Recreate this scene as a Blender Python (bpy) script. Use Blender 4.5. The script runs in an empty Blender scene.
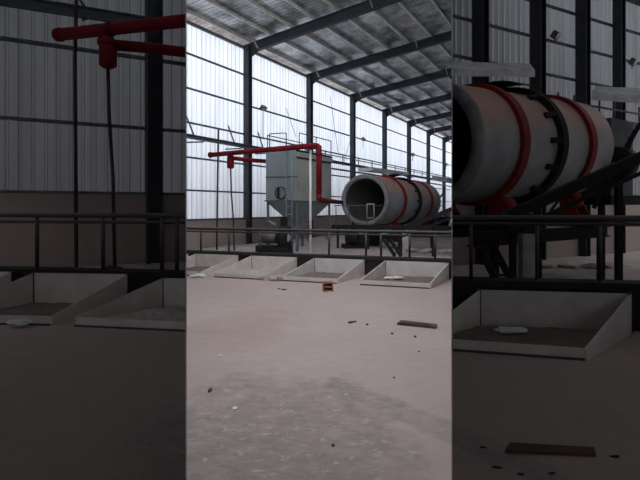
import bpy, bmesh, math, random
from mathutils import Vector, Matrix
random.seed(7)
S = bpy.context.scene
COL = S.collection
# ------------------------------------------------------------------ camera, sky, exposure
EYE = 1.7; F = 480.0
cam = bpy.data.cameras.new('camera'); cam.sensor_width = 36; cam.lens = 27.0
cam.shift_y = -0.05; cam.clip_start = 0.05; cam.clip_end = 300
co = bpy.data.objects.new('camera', cam); COL.objects.link(co)
co.location = (0, 0, EYE); co.rotation_euler = (math.pi/2, 0, 0); S.camera = co
w = bpy.data.worlds.new('overcast_sky'); S.world = w; w.use_nodes = True
bg = w.node_tree.nodes['Background']; bg.inputs[0].default_value = (0.91, 0.945, 1.0, 1); bg.inputs[1].default_value = 2.7
S.view_settings.view_transform = 'Standard'; S.view_settings.look = 'None'
S.view_settings.gamma = 1; S.view_settings.exposure = 0.0
try:
    S.view_settings.use_curve_mapping = False
    S.cycles.use_denoising = True
    S.cycles.max_bounces = 8; S.cycles.diffuse_bounces = 5
except Exception: pass

# ------------------------------------------------------------------ materials
def nt(name):
    m = bpy.data.materials.new(name); m.use_nodes = True
    n = m.node_tree.nodes; return m, n, m.node_tree.links, n['Principled BSDF']
def mat(name, c, rough=.7, metal=0, vary=.25, scale=3.0, dust=None, dust_amt=.6, bump=0.0, stretch=None):
    m, n, l, b = nt(name)
    b.inputs['Roughness'].default_value = rough; b.inputs['Metallic'].default_value = metal
    tc = n.new('ShaderNodeTexCoord'); no = n.new('ShaderNodeTexNoise'); no.inputs['Scale'].default_value = scale
    no.inputs['Detail'].default_value = 6
    src = tc.outputs['Object']
    if stretch:
        mp = n.new('ShaderNodeMapping'); mp.inputs['Scale'].default_value = stretch; l.new(src, mp.inputs[0]); src = mp.outputs[0]
    l.new(src, no.inputs['Vector'])
    r = n.new('ShaderNodeValToRGB'); r.color_ramp.elements[0].position = .3; r.color_ramp.elements[1].position = .7
    r.color_ramp.elements[0].color = tuple(x*(1-vary) for x in c)+(1,); r.color_ramp.elements[1].color = tuple(min(1, x*(1+vary)) for x in c)+(1,)
    l.new(no.outputs['Fac'], r.inputs[0]); out = r.outputs[0]
    if dust:
        g = n.new('ShaderNodeNewGeometry'); sp = n.new('ShaderNodeSeparateXYZ'); l.new(g.outputs['Normal'], sp.inputs[0])
        mr = n.new('ShaderNodeMapRange'); mr.inputs[1].default_value = -.05; mr.inputs[2].default_value = .55
        mr.inputs[3].default_value = 0; mr.inputs[4].default_value = dust_amt; l.new(sp.outputs[2], mr.inputs[0])
        mx = n.new('ShaderNodeMixRGB'); mx.inputs[2].default_value = dust+(1,); l.new(mr.outputs[0], mx.inputs[0]); l.new(out, mx.inputs[1]); out = mx.outputs[0]
    l.new(out, b.inputs['Base Color'])
    if bump:
        bp = n.new('ShaderNodeBump'); bp.inputs['Strength'].default_value = bump; l.new(no.outputs['Fac'], bp.inputs['Height']); l.new(bp.outputs[0], b.inputs['Normal'])
    return m
def sheet_mat(name, c, seam, pitch):
    """light-passing ribbed plastic sheeting; object X runs along the wall"""
    m, n, l, b = nt(name); n.remove(b); out = n['Material Output']
    tc = n.new('ShaderNodeTexCoord'); sp = n.new('ShaderNodeSeparateXYZ'); l.new(tc.outputs['Object'], sp.inputs[0])
    def frac(mul, lo):
        a = n.new('ShaderNodeMath'); a.operation = 'MULTIPLY'; a.inputs[1].default_value = mul; l.new(sp.outputs[0], a.inputs[0])
        f = n.new('ShaderNodeMath'); f.operation = 'FRACT'; l.new(a.outputs[0], f.inputs[0])
        g = n.new('ShaderNodeMath'); g.operation = 'LESS_THAN'; g.inputs[1].default_value = lo; l.new(f.outputs[0], g.inputs[0]); return g.outputs[0]
    s1 = frac(1/pitch, .07); s2 = frac(3/pitch, .10)
    a = n.new('ShaderNodeMath'); a.operation = 'MULTIPLY'; a.inputs[1].default_value = .18; l.new(s2, a.inputs[0])
    mxm = n.new('ShaderNodeMath'); mxm.operation = 'MAXIMUM'; l.new(s1, mxm.inputs[0]); l.new(a.outputs[0], mxm.inputs[1])
    no = n.new('ShaderNodeTexNoise'); no.inputs['Scale'].default_value = .8; no.inputs['Detail'].default_value = 5
    mp = n.new('ShaderNodeMapping'); mp.inputs['Scale'].default_value = (3, 1, .35); l.new(tc.outputs['Object'], mp.inputs[0]); l.new(mp.outputs[0], no.inputs['Vector'])
    r = n.new('ShaderNodeValToRGB'); r.color_ramp.elements[0].position = .3; r.color_ramp.elements[1].position = .7
    r.color_ramp.elements[0].color = tuple(x*.88 for x in c)+(1,); r.color_ramp.elements[1].color = tuple(min(1, x*1.08) for x in c)+(1,)
    l.new(no.outputs['Fac'], r.inputs[0])
    mx = n.new('ShaderNodeMixRGB'); mx.inputs[2].default_value = seam+(1,); l.new(mxm.outputs[0], mx.inputs[0]); l.new(r.outputs[0], mx.inputs[1])
    tr = n.new('ShaderNodeBsdfTranslucent'); l.new(mx.outputs[0], tr.inputs[0]); l.new(tr.outputs[0], out.inputs[0])
    return m
def floor_mat():
    m, n, l, b = nt('dusty_concrete'); b.inputs['Roughness'].default_value = .9
    tc = n.new('ShaderNodeTexCoord'); P = tc.outputs['Object']
    def noise(sc, det=8, rg=.6, st=None):
        src = P
        if st:
            mp = n.new('ShaderNodeMapping'); mp.inputs['Scale'].default_value = st; mp.inputs['Rotation'].default_value = (0, 0, .6); l.new(P, mp.inputs[0]); src = mp.outputs[0]
        o = n.new('ShaderNodeTexNoise'); o.inputs['Scale'].default_value = sc; o.inputs['Detail'].default_value = det; o.inputs['Roughness'].default_value = rg; l.new(src, o.inputs['Vector']); return o.outputs['Fac']
    def ramp(f, a, bb, ca, cb):
        r = n.new('ShaderNodeValToRGB'); e = r.color_ramp.elements; e[0].position = a; e[1].position = bb; e[0].color = ca+(1,); e[1].color = cb+(1,); l.new(f, r.inputs[0]); return r.outputs[0]
    def mix(f, a, c2, t='MIX'):
        x = n.new('ShaderNodeMixRGB'); x.blend_type = t
        if isinstance(f, float): x.inputs[0].default_value = f
        else: l.new(f, x.inputs[0])
        l.new(a, x.inputs[1])
        if isinstance(c2, tuple): x.inputs[2].default_value = c2+(1,)
        else: l.new(c2, x.inputs[2])
        return x.outputs[0]
    base = ramp(noise(.35), .3, .7, (.41, .318, .295), (.48, .382, .355))
    fine = ramp(noise(6), .25, .75, (.88, .88, .88), (1, 1, 1))
    c = mix(1.0, base, fine, 'MULTIPLY')
    # worn, scraped grey patch on the near floor
    sp = n.new('ShaderNodeSeparateXYZ'); l.new(P, sp.inputs[0])
    def math_(op, a, bb):
        q = n.new('ShaderNodeMath'); q.operation = op
        for i, v in enumerate((a, bb)):
            if isinstance(v, (int, float)): q.inputs[i].default_value = v
            else: l.new(v, q.inputs[i])
        return q.outputs[0]
    def blob(cx, cy, rx, ry, rot=0.0):
        dx = math_('SUBTRACT', sp.outputs[0], cx); dy = math_('SUBTRACT', sp.outputs[1], cy)
        ca, sa = math.cos(rot), math.sin(rot)
        ux = math_('ADD', math_('MULTIPLY', dx, ca/rx), math_('MULTIPLY', dy, sa/rx))
        uy = math_('ADD', math_('MULTIPLY', dx, -sa/ry), math_('MULTIPLY', dy, ca/ry))
        d = math_('ADD', math_('MULTIPLY', ux, ux), math_('MULTIPLY', uy, uy))
        return math_('SUBTRACT', 1.0, d)
    edge = math_('MULTIPLY', math_('SUBTRACT', noise(1.7, 10, .7), .5), 3.2)
    m1 = math_('ADD', blob(-.35, 3.6, 1.15, 1.5), edge)
    f1 = ramp(m1, .0, .6, (0, 0, 0), (1, 1, 1))
    streak = ramp(noise(4.5, 10, .8, (1, 1.6, 1)), .40, .58, (.15, .15, .15), (1, 1, 1))
    fm = math_('MULTIPLY', f1, math_('MULTIPLY', streak, .8))
    c = mix(fm, c, (.245, .20, .197))
    m2 = math_('ADD', blob(.85, 3.8, 1.4, .20, -.9), math_('MULTIPLY', edge, .8))
    f2 = ramp(m2, .1, .5, (0, 0, 0), (1, 1, 1))
    c = mix(math_('MULTIPLY', math_('MULTIPLY', f2, streak), .6), c, (.22, .185, .18))
    fl = ramp(noise(9, 6, .7, (1, 1.5, 1)), .57, .63, (0, 0, 0), (1, 1, 1))
    c = mix(math_('MULTIPLY', math_('MULTIPLY', fl, f1), .6), c, (.55, .50, .49))
    m3 = math_('ADD', blob(-1.1, 6.9, .9, 1.3), edge)
    c = mix(math_('MULTIPLY', ramp(m3, .0, 1.2, (0, 0, 0), (1, 1, 1)), .40), c, (.30, .22, .19))
    l.new(c, b.inputs['Base Color'])
    bp = n.new('ShaderNodeBump'); bp.inputs['Strength'].default_value = .25; bp.inputs['Distance'].default_value = .02; l.new(noise(7), bp.inputs['Height']); l.new(bp.outputs[0], b.inputs['Normal'])
    return m
def brick_mat():
    m, n, l, b = nt('dusty_brick'); b.inputs['Roughness'].default_value = .95
    tc = n.new('ShaderNodeTexCoord'); sp = n.new('ShaderNodeSeparateXYZ'); l.new(tc.outputs['Object'], sp.inputs[0])
    cb = n.new('ShaderNodeCombineXYZ'); l.new(sp.outputs[0], cb.inputs[0]); l.new(sp.outputs[2], cb.inputs[1])
    k = n.new('ShaderNodeTexBrick'); k.inputs['Scale'].default_value = 4; k.inputs['Color1'].default_value = (.34, .265, .235, 1); k.inputs['Color2'].default_value = (.29, .23, .205, 1)
    k.inputs['Mortar'].default_value = (.37, .31, .28, 1); k.inputs['Mortar Size'].default_value = .015; l.new(cb.outputs[0], k.inputs['Vector'])
    no = n.new('ShaderNodeTexNoise'); no.inputs['Scale'].default_value = 1.2; l.new(tc.outputs['Object'], no.inputs['Vector'])
    mx = n.new('ShaderNodeMixRGB'); mx.inputs[2].default_value = (.36, .30, .28, 1); l.new(no.outputs['Fac'], mx.inputs[0]); l.new(k.outputs[0], mx.inputs[1]); l.new(mx.outputs[0], b.inputs['Base Color'])
    return m
def foil_mat():
    m, n, l, b = nt('foil_insulation'); b.inputs['Metallic'].default_value = .6
    tc = n.new('ShaderNodeTexCoord'); P = tc.outputs['Object']
    no = n.new('ShaderNodeTexNoise'); no.inputs['Scale'].default_value = 1.1; no.inputs['Detail'].default_value = 8; no.inputs['Roughness'].default_value = .65; l.new(P, no.inputs['Vector'])
    r = n.new('ShaderNodeValToRGB'); e = r.color_ramp.elements; e[0].position = .36; e[1].position = .66; e[0].color = (.20, .21, .21, 1); e[1].color = (.95, .97, .96, 1); l.new(no.outputs['Fac'], r.inputs[0])
    wv = n.new('ShaderNodeTexWave'); wv.bands_direction = 'X'; wv.inputs['Scale'].default_value = 1.4; wv.inputs['Distortion'].default_value = 1.2; l.new(P, wv.inputs['Vector'])
    r2 = n.new('ShaderNodeValToRGB'); e = r2.color_ramp.elements; e[0].position = 0; e[1].position = .25; e[0].color = (.62, .62, .62, 1); e[1].color = (1, 1, 1, 1); l.new(wv.outputs['Fac'], r2.inputs[0])
    wv2 = n.new('ShaderNodeTexWave'); wv2.bands_direction = 'Y'; wv2.inputs['Scale'].default_value = 2.2; wv2.inputs['Distortion'].default_value = 2; l.new(P, wv2.inputs['Vector'])
    r3 = n.new('ShaderNodeValToRGB'); e = r3.color_ramp.elements; e[0].position = 0; e[1].position = .2; e[0].color = (.75, .75, .75, 1); e[1].color = (1, 1, 1, 1); l.new(wv2.outputs['Fac'], r3.inputs[0])
    m1 = n.new('ShaderNodeMixRGB'); m1.blend_type = 'MULTIPLY'; m1.inputs[0].default_value = 1; l.new(r.outputs[0], m1.inputs[1]); l.new(r2.outputs[0], m1.inputs[2])
    m2 = n.new('ShaderNodeMixRGB'); m2.blend_type = 'MULTIPLY'; m2.inputs[0].default_value = 1; l.new(m1.outputs[0], m2.inputs[1]); l.new(r3.outputs[0], m2.inputs[2])
    l.new(m2.outputs[0], b.inputs['Base Color']); b.inputs['Roughness'].default_value = .42
    bp = n.new('ShaderNodeBump'); bp.inputs['Strength'].default_value = .5; bp.inputs['Distance'].default_value = .08; l.new(no.outputs['Fac'], bp.inputs['Height']); l.new(bp.outputs[0], b.inputs['Normal'])
    return m

M = dict(
    floor=floor_mat(), brick=brick_mat(), foil=foil_mat(),
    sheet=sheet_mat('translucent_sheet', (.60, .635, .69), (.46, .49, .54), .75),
    smoked=sheet_mat('dimmed_translucent_sheet_left', (.050, .051, .054), (.039, .040, .043), .72), added_skylight=sheet_mat('added_skylight_sheet', (.34, .34, .34), (.3, .3, .3), .5), dimmed_right=sheet_mat('dimmed_translucent_sheet_right', (.125, .127, .134), (.08, .083, .09), .72),  # side bay sheets are the hall sheeting with dimness put in the colour
    steel=mat('slate_painted_steel', (.028, .033, .042), .6, .1),
    girt=mat('grey_girt_steel', (.10, .115, .14), .6, .3),
    purlin=mat('galvanised_purlin', (.68, .66, .62), .5, .2),
    dark=mat('black_steel', (.018, .018, .021), .75, 0, dust=(.045, .04, .037), dust_amt=.5),
    rail=mat('dusty_black_rail', (.035, .03, .03), .6, .1, dust=(.12, .10, .095), dust_amt=.6),
    curb=mat('soot_black_concrete', (.022, .018, .018), .95, 0),
    slab=mat('raised_concrete', (.44, .37, .345), .95, 0, bump=.3),
    red=mat('red_painted_pipe', (.17, .008, .014), .6, 0, vary=.3),
    maroon=mat('dark_maroon_pipe', (.13, .02, .025), .55, 0),
    redring=mat('red_ring_paint', (.22, .016, .014), .55, 0, vary=.3),
    drum=mat('dusty_drum_steel', (.34, .35, .36), .65, .1, dust=(.50, .31, .25), dust_amt=1.0, scale=1.5),
    inner=mat('drum_lining', (.10, .085, .08), .8, .1),
    rim=mat('drum_rim_steel', (.22, .225, .235), .6, .2),
    coll=mat('collector_grey_green', (.25, .29, .305), .6, .1, vary=.15, scale=1.2),
    collb=mat('collector_grey_beige', (.36, .37, .335), .6, .1, vary=.18, scale=1.2),
    bin=mat('dusty_bin_steel', (.59, .53, .505), .9, 0, vary=.12, bump=.1),
    binfloor=mat('bin_sand', (.17, .13, .115), 1, 0, scale=9, bump=.6),
    white=mat('white_paint', (.80, .80, .76), .5, 0, vary=.08),
    plastic=mat('white_plastic_bag', (.72, .70, .68), .5, 0, vary=.1),
    pale=mat('pale_plaster', (.50, .46, .44), .9, 0),
    lampg=mat('lamp_housing', (.12, .13, .14), .5, .4),
    glass=mat('lamp_lens', (.35, .38, .40), .2, 0),
    hood=mat('grey_hood_sheet', (.34, .35, .36), .5, .4), duct=mat('pale_duct_sheet', (.62, .64, .66), .6, 0), greypipe=mat('grey_brown_pipe', (.06, .045, .045), .6, 0),
    box=mat('brown_card', (.30, .14, .09), .8, 0), boxr=mat('rust_orange_paint', (.26, .10, .055), .7, 0),
    wood=mat('stained_plank', (.09, .045, .035), .9, 0, scale=8), rubble=mat('rubble', (.42, .37, .34), 1, 0, scale=12, bump=.8),
    dirt=mat('dark_debris', (.05, .04, .035), 1, 0), leaf=mat('dry_scrap', (.13, .09, .06), .9, 0),
    divider=mat('dividing_sheet', (.42, .43, .44), .6, .2), shed=mat('shed_roof_sheet', (.10, .10, .105), .8, 0),
    gearbox=mat('machine_green_grey', (.08, .09, .09), .6, .2, dust=(.2, .17, .15)),
)
for k_ in ('red', 'redring', 'maroon', 'greypipe', 'dark', 'bin'): M[k_].node_tree.nodes['Principled BSDF'].inputs['Specular IOR Level'].default_value = .15
# ------------------------------------------------------------------ mesh tools
SL, SR = -134/480.0, 132/480.0          # the two dividing walls run outward from near the viewpoint
PL_L = (Vector((0, 0, 0)), Vector((1, -SL, 0)).normalized())     # keep +side for the middle hall
PL_R = (Vector((0, 0, 0)), Vector((-1, SR, 0)).normalized())
EPS = .012
def V(*a): return Vector(a)
class MB:
    def __init__(s): s.b = bmesh.new()
    def prism(s, pts, vec):
        vec = Vector(vec); a = [s.b.verts.new(p) for p in pts]; c = [s.b.verts.new(Vector(p)+vec) for p in pts]; n = len(a)
        s.b.faces.new(a[::-1]); s.b.faces.new(c)
        for i in range(n): s.b.faces.new((a[i], a[(i+1) % n], c[(i+1) % n], c[i]))
        return s
    def beam(s, p0, p1, wd, ht, up=(0, 0, 1)):
        p0, p1 = Vector(p0), Vector(p1); d = (p1-p0).normalized(); up = Vector(up)
        if abs(d.dot(up)) > .99: up = V(0, 1, 0)
        sd = d.cross(up).normalized()*wd/2; u = sd.cross(d).normalized()*ht/2
        return s.prism([p0-sd-u, p0+sd-u, p0+sd+u, p0-sd+u], p1-p0)
    def ibeam(s, p0, p1, wd, ht, t=.03, up=(0, 0, 1)):
        p0, p1 = Vector(p0), Vector(p1); d = (p1-p0).normalized(); up = Vector(up)
        if abs(d.dot(up)) > .99: up = Vector((0, 1, 0))
        sd = d.cross(up).normalized(); u = sd.cross(d).normalized(); w2, h2, tw = wd/2, ht/2, t/2
        pr = [(-w2, -h2), (w2, -h2), (w2, -h2+t), (tw, -h2+t), (tw, h2-t), (w2, h2-t), (w2, h2), (-w2, h2), (-w2, h2-t), (-tw, h2-t), (-tw, -h2+t), (-w2, -h2+t)]
        return s.prism([p0+sd*a+u*b for a, b in pr], p1-p0)
    def box(s, c, sz, ang=0):
        c = Vector(c); x = V(math.cos(ang), math.sin(ang), 0)*sz[0]/2; y = V(-math.sin(ang), math.cos(ang), 0)*sz[1]/2; z = V(0, 0, sz[2])
        b = c-V(0, 0, sz[2]/2); return s.prism([b-x-y, b+x-y, b+x+y, b-x+y], z)
    def frame(s, d):
        d = Vector(d).normalized(); up = V(0, 0, 1) if abs(d.z) < .95 else V(1, 0, 0)
        a = d.cross(up).normalized(); return a, a.cross(d).normalized()
    def ring(s, c, d, r, n):
        a, b = s.frame(d); return [s.b.verts.new(Vector(c)+a*r*math.cos(2*math.pi*i/n)+b*r*math.sin(2*math.pi*i/n)) for i in range(n)]
    def lathe(s, p0, d, prof, n=32, caps=(True, True), smooth=True):
        d = Vector(d).normalized(); rs = [s.ring(Vector(p0)+d*t, d, r, n) for t, r in prof]
        for A, B in zip(rs, rs[1:]):
            for i in range(n):
                f = s.b.faces.new((A[i], A[(i+1) % n], B[(i+1) % n], B[i])); f.smooth = smooth
        if caps[0]: s.b.faces.new(rs[0][::-1])
        if caps[1]: s.b.faces.new(rs[-1])
        return s
    def tube(s, p0, p1, r, n=10):
        p0, p1 = Vector(p0), Vector(p1); return s.lathe(p0, p1-p0, [(0, r), ((p1-p0).length, r)], n)
    def path(s, pts, r, n=12):
        pts = [Vector(p) for p in pts]; rs = []
        for i, p in enumerate(pts):
            d = (pts[min(i+1, len(pts)-1)]-pts[max(i-1, 0)]).normalized()
            if i == 0: a, b = s.frame(d)
            else: a = (a-d*a.dot(d)).normalized(); b = a.cross(d).normalized()
            rs.append([s.b.verts.new(p+a*r*math.cos(2*math.pi*k/n)+b*r*math.sin(2*math.pi*k/n)) for k in range(n)])
        for A, B in zip(rs, rs[1:]):
            for k in range(n):
                f = s.b.faces.new((A[k], A[(k+1) % n], B[(k+1) % n], B[k])); f.smooth = True
        s.b.faces.new(rs[0][::-1]); s.b.faces.new(rs[-1]); return s
    def blob(s, c, r, sq=(1, 1, 1), sub=2, jit=.25):
        g = bmesh.ops.create_icosphere(s.b, subdivisions=sub, radius=r)
        for v in g['verts']:
            k = 1+random.uniform(-jit, jit); v.co = Vector((v.co.x*sq[0]*k, v.co.y*sq[1]*k, v.co.z*sq[2]*k))+Vector(c)
        return s
    def build(s, name, m, parent=None, zone='C', origin=None, ang=0.0, bevel=0):
        b = s.b
        planes = {'C': [PL_L, PL_R], 'L': [(PL_L[0], -PL_L[1])], 'R': [(PL_R[0], -PL_R[1])], None: []}[zone]
        for p, nn in planes:
            geom = b.verts[:]+b.edges[:]+b.faces[:]
            bmesh.ops.bisect_plane(b, geom=geom, dist=1e-5, plane_co=p+nn*EPS, plane_no=nn, clear_inner=True)
        bmesh.ops.recalc_face_normals(b, faces=b.faces[:])
        if parent is not None and origin is None: origin = world_loc(parent)
        o0 = Vector(origin) if origin is not None else Vector((0, 0, 0))
        R = Matrix.Rotation(-ang, 4, 'Z')
        for v in b.verts: v.co = R @ (v.co-o0)
        me = bpy.data.meshes.new(name); b.to_mesh(me); n = len(me.polygons); b.free(); me.materials.append(m)
        if n == 0: return None
        o = bpy.data.objects.new(name, me); COL.objects.link(o)
        if parent is not None: o.parent = parent; o.location = o0-world_loc(parent)
        else: o.location = o0
        o.rotation_euler = (0, 0, ang)
        if bevel:
            md = o.modifiers.new('bevel', 'BEVEL'); md.width = bevel; md.segments = 2; md.limit_method = 'ANGLE'
        return o
def bars(name, m, parent, lst, zone='C'):
    for p0, p1, a, b in lst: MB().beam(p0, p1, a, b).build(name, m, parent, zone)
def world_loc(o):
    v = Vector(o.location)
    while o.parent: o = o.parent; v += Vector(o.location)
    return v
def tag(o, label=None, cat=None, group=None, kind=None):
    if o is None: return None
    if label: o['label'] = label
    if cat: o['category'] = cat
    if group: o['group'] = group
    if kind: o['kind'] = kind
    return o
def thing(name, loc, label, cat, group=None, kind=None):
    o = bpy.data.objects.new(name, None); COL.objects.link(o); o.location = loc; o.empty_display_size = .2
    return tag(o, label, cat, group, kind)
def G(px, D): return V((px-320)/F*D, D, 0)        # a plan position from a bearing and a distance
def H(y, D): return EYE+(208-y)*D/F               # a height from a sight line and a distance
def at(px, y, D): v = G(px, D); v.z = H(y, D); return v

# ------------------------------------------------------------------ hall frame
D1 = V(.497, .868, 0); D2 = V(.868, -.497, 0); W0 = V(-3.16, 20.4, 0); E = V(.945, -.327, 0)
ANG = math.atan2(D1.y, D1.x)
def W(u, v, z=0): return W0+D1*u+D2*v+V(0, 0, z)
BAY = 5.08; SLOPE = .12

# ------------------------------------------------------------------ structure: floor
fb = MB(); fb.box((0, 12, -.1), (60, 110, .2)); tag(fb.build('floor', M['floor'], zone=None), kind='structure')
CA = V(.88, 10.6, 0)+D1*1.62                       # kerb line point, middle hall
def curb(name, p0, p1, z, th, zone):
    d = (p1-p0).normalized(); nrm = V(-d.y, d.x, 0)
    m = MB(); m.prism([p0, p1, p1+nrm*th, p0+nrm*th], (0, 0, z-.08))
    m.prism([p+V(0, 0, z-.08) for p in (p0-nrm*.03, p1-nrm*.03, p1+nrm*(th+.03), p0+nrm*(th+.03))], (0, 0, .08))
    tag(m.build(name, M['curb'], zone=zone), kind='structure')
curb('trim_1', CA-E*8, CA+E*4, .46, .3, 'C')
m = MB(); a, b_ = CA-E*9+V(-.1, .33, 0), CA+E*5+V(-.1, .33, 0); m.prism([a, b_, b_+D1*42, a+D1*42], (0, 0, .2)); tag(m.build('floor_raised', M['slab']), kind='structure')

# structure: back wall of the middle hall
def sheet_wall(name, base, d, length, z0, z1, m, zone, rib=.03, pitch=.25):
    """ribbed sheeting: a folded profile along d with real thickness"""
    mb = MB(); n = V(-d.y, d.x, 0); n = n if n.y > 0 else -n
    k = int(length/pitch); 
    for i in range(k):
        p = base+d*(i*pitch); q = p+d*pitch
        a1, a2 = p+d*pitch*.12, p+d*pitch*.3; off = n*rib
        pts = [p, p+d*pitch*.70, p+d*pitch*.78+off, p+d*pitch*.92+off, q]
        vs = [mb.b.verts.new(t+V(0, 0, z0)) for t in pts]; vt = [mb.b.verts.new(t+V(0, 0, z1)) for t in pts]
        for j in range(4): mb.b.faces.new((vs[j], vs[j+1], vt[j+1], vt[j]))
    bmesh.ops.remove_doubles(mb.b, verts=mb.b.verts[:], dist=1e-4)
    o = mb.build(name, m, zone=zone, origin=base, ang=math.atan2(d.y, d.x)); return tag(o, kind='structure')
def brick(name, base, d, length, z0, z1, zone):
    n = V(-d.y, d.x, 0); n = n if n.y > 0 else -n
    mb = MB(); mb.prism([p+V(0, 0, z0) for p in (base-n*.12, base+d*length-n*.12, base+d*length+n*.12, base+n*.12)], (0, 0, z1-z0))
    mb.prism([p+V(0, 0, z1) for p in (base-n*.15, base+d*length-n*.15, base+d*length+n*.15, base+n*.15)], (0, 0, .05))
    return tag(mb.build(name, M['brick'], zone=zone, origin=base, ang=math.atan2(d.y, d.x)), kind='structure')
wb = sheet_wall('wall_back', W(-7, -.12), D1, 44, 1.15, 8.62, M['sheet'], 'C')
def child_bar(par, name, p0, p1, w_, h_, m, zone):
    mb = MB(); mb.beam(p0, p1, w_, h_); return mb.build(name, m, par, zone)
def wgirt(par, z, w_=.06, h_=.065, off=.02):
    mb = MB(); mb.beam(W(-7, off, z), W(37, off, z), w_, h_); o = mb.build('girt', M['girt'], origin=world_loc(par))
    # plain parenting with the wall's own frame undone
    o.parent = par; o.matrix_parent_inverse = Matrix.Rotation(-par.rotation_euler.z, 4, 'Z') @ Matrix.Translation(-Vector(par.location))
for z in (7.33, 6.07, 4.82, 3.55, 2.35): wgirt(wb, z)
wgirt(wb, 8.45, .10, .10, .05); wgirt(wb, 1.26, .1, .08, .03)
brick('wall_back_lower', W(-7, 0), D1, 44, 0, 1.17, 'C')

# added unseen wall outside, dims the lower part of the back sheeting
mb = MB(); mb.prism([W(-4.5, -4.2), W(40, -4.2), W(40, -4.4), W(-4.5, -4.4)], (0, 0, 4.2)); tag(mb.build('wall_outside_blocker', M['brick'], zone=None), kind='structure')
# columns and roof beams of the middle hall
ordn = ['nearest the left edge of the hall', 'second from the left, behind the dust collector', 'third from the left, behind the drum mouth', 'fourth from the left, above the drum hood', 'fifth from the left, above the drum rings', 'sixth from the left, near the drum tail', 'farthest, at the right edge of the hall']
for k in range(7):
    mb = MB(); mb.ibeam(W(k*BAY, .12, .2), W(k*BAY, .12, 8.55), .27, .26, .025, up=tuple(D1))
    mb.box(W(k*BAY, .12, .215), (.42, .42, .03), ANG)
    tag(mb.build('column', M['steel']), f'slate grey steel hall column, {ordn[k]}', 'column', 'columns of the bright hall', 'structure')
rn = ['largest and highest one, across the top of the bright hall', 'second one back', 'third one back', 'fourth one back', 'fifth one back', 'sixth one back', 'farthest one']
for k in range(7):
    mb = MB(); sl = SLOPE; p0, p1 = W(k*BAY, 0, 8.40), W(k*BAY, 14, 8.40+sl*14)
    mb.ibeam(p0, p1, .20, .38, .03)
    mb.prism([W(k*BAY, .1, 8.25)-D1*.015, W(k*BAY, .8, 8.32)-D1*.015, W(k*BAY, .1, 7.95)-D1*.015], D1*.03)
    rb = mb.build('roof_beam', M['steel']); tag(rb, f'dark steel roof beam sloping up from its column, {rn[k]}', 'roof beam', 'beams under the bright roof', 'structure')
    for v in (.75, 5.9):
        bars('knee_brace', M['hood'], rb, [(W(k*BAY+q*.13, v, 8.25+SLOPE*v), W(k*BAY+q*.55, v, 8.62+SLOPE*v), .04, .06) for q in (-1, 1)])
mb = MB(); r0 = lambda u, v, z=8.76: W(u, v, z+SLOPE*v)
mb.prism([r0(-5.6, -.4), r0(-5.6, 14), r0(38, 14), r0(38, -.4)], (0, 0, .05))
rf = mb.build('ceiling', M['foil'], origin=W(0, 0, 8.7), ang=ANG); tag(rf, kind='structure')
for i in range(13):
    v = .3+i*1.03; mb = MB(); z = 8.68+SLOPE*v
    mb.beam(W(-5.6, v, z), W(38, v, z), .03, .14); mb.beam(W(-5.6, v+.03, z-.07), W(38, v+.03, z-.07), .075, .012)
    o = mb.build('purlin', M['purlin'], origin=world_loc(rf))
    if o: o.parent = rf; o.matrix_parent_inverse = Matrix.Rotation(-ANG, 4, 'Z') @ Matrix.Translation(-Vector(rf.location))

# added thin dividing walls, edge-on to the camera, keep daylight off side bays
def divider(name, s, y1):
    mb = MB(); N = 60; y0 = 2.62; pr = []
    zt = lambda y: min(2.25+.433*y, 8.6+SLOPE*max(0, 12.88-.258*y)+.2)
    nn = V(1, -s, 0).normalized()
    for sgn in (-.003, .003):
        row = []
        for i in range(N+1):
            y = y0+(y1-y0)*(i/N)**1.5; p = V(s*y, y, 0)+nn*sgn; row.append((mb.b.verts.new(p), mb.b.verts.new(p+V(0, 0, zt(y)))))
        pr.append(row)
    for row in pr:
        for A, B in zip(row, row[1:]): mb.b.faces.new((A[0], B[0], B[1], A[1]))
    for A, B in zip(range(N), range(1, N+1)):
        mb.b.faces.new((pr[0][A][1], pr[0][B][1], pr[1][B][1], pr[1][A][1]))
    mb.b.faces.new((pr[0][0][0], pr[0][0][1], pr[1][0][1], pr[1][0][0]))
    tag(mb.build(name, M['divider'], zone=None), kind='structure')
divider('wall_left_added_divider', SL, 17.35); divider('wall_right_added_divider', SR, 49.0)

# added unseen roofs over side bays and behind the viewpoint, to dim the bays
STRIP = .42
def shed(name, zone, xy):
    # light-blocking roofing with added unseen daylight strips that brighten the bay floors
    xs0, xs1 = min(x for x, y in xy), max(x for x, y in xy); mb = MB(); ml = MB(); y0, y1 = 2.3, max(y for x, y in xy)
    (xa, ya), (xb, yb) = xy[2], xy[3]; ytop = lambda x: ya+(yb-ya)*(x-xa)/(xb-xa)
    x = xs0
    while x < xs1:
        for q, wd, b in ((x, 1.0-STRIP, mb), (x+1.0-STRIP, STRIP, ml)):
            t0, t1 = ytop(q), ytop(q+wd); b.prism([V(q, y0, 2.3+.433*y0), V(q+wd, y0, 2.3+.433*y0), V(q+wd, t1, 2.3+.433*t1), V(q, t0, 2.3+.433*t0)], (0, 0, .04))
        x += 1.0
    tag(ml.build('window_added_light_1' if zone == 'L' else 'window_added_light_2', M['added_skylight'], zone=zone), kind='structure')
    tag(mb.build(name, M['shed'], zone=zone), kind='structure')
shed('ceiling_left_blocker', 'L', [(-8.6, 2.3), (0, 2.3), (-3.2, 12.75), (-8.6, 10.2)]); shed('ceiling_right_blocker', 'R', [(0, 2.3), (14.5, 2.3), (14.5, 20.4), (2.8, 13.3)])
OPEN_Y = -9.0
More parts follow.
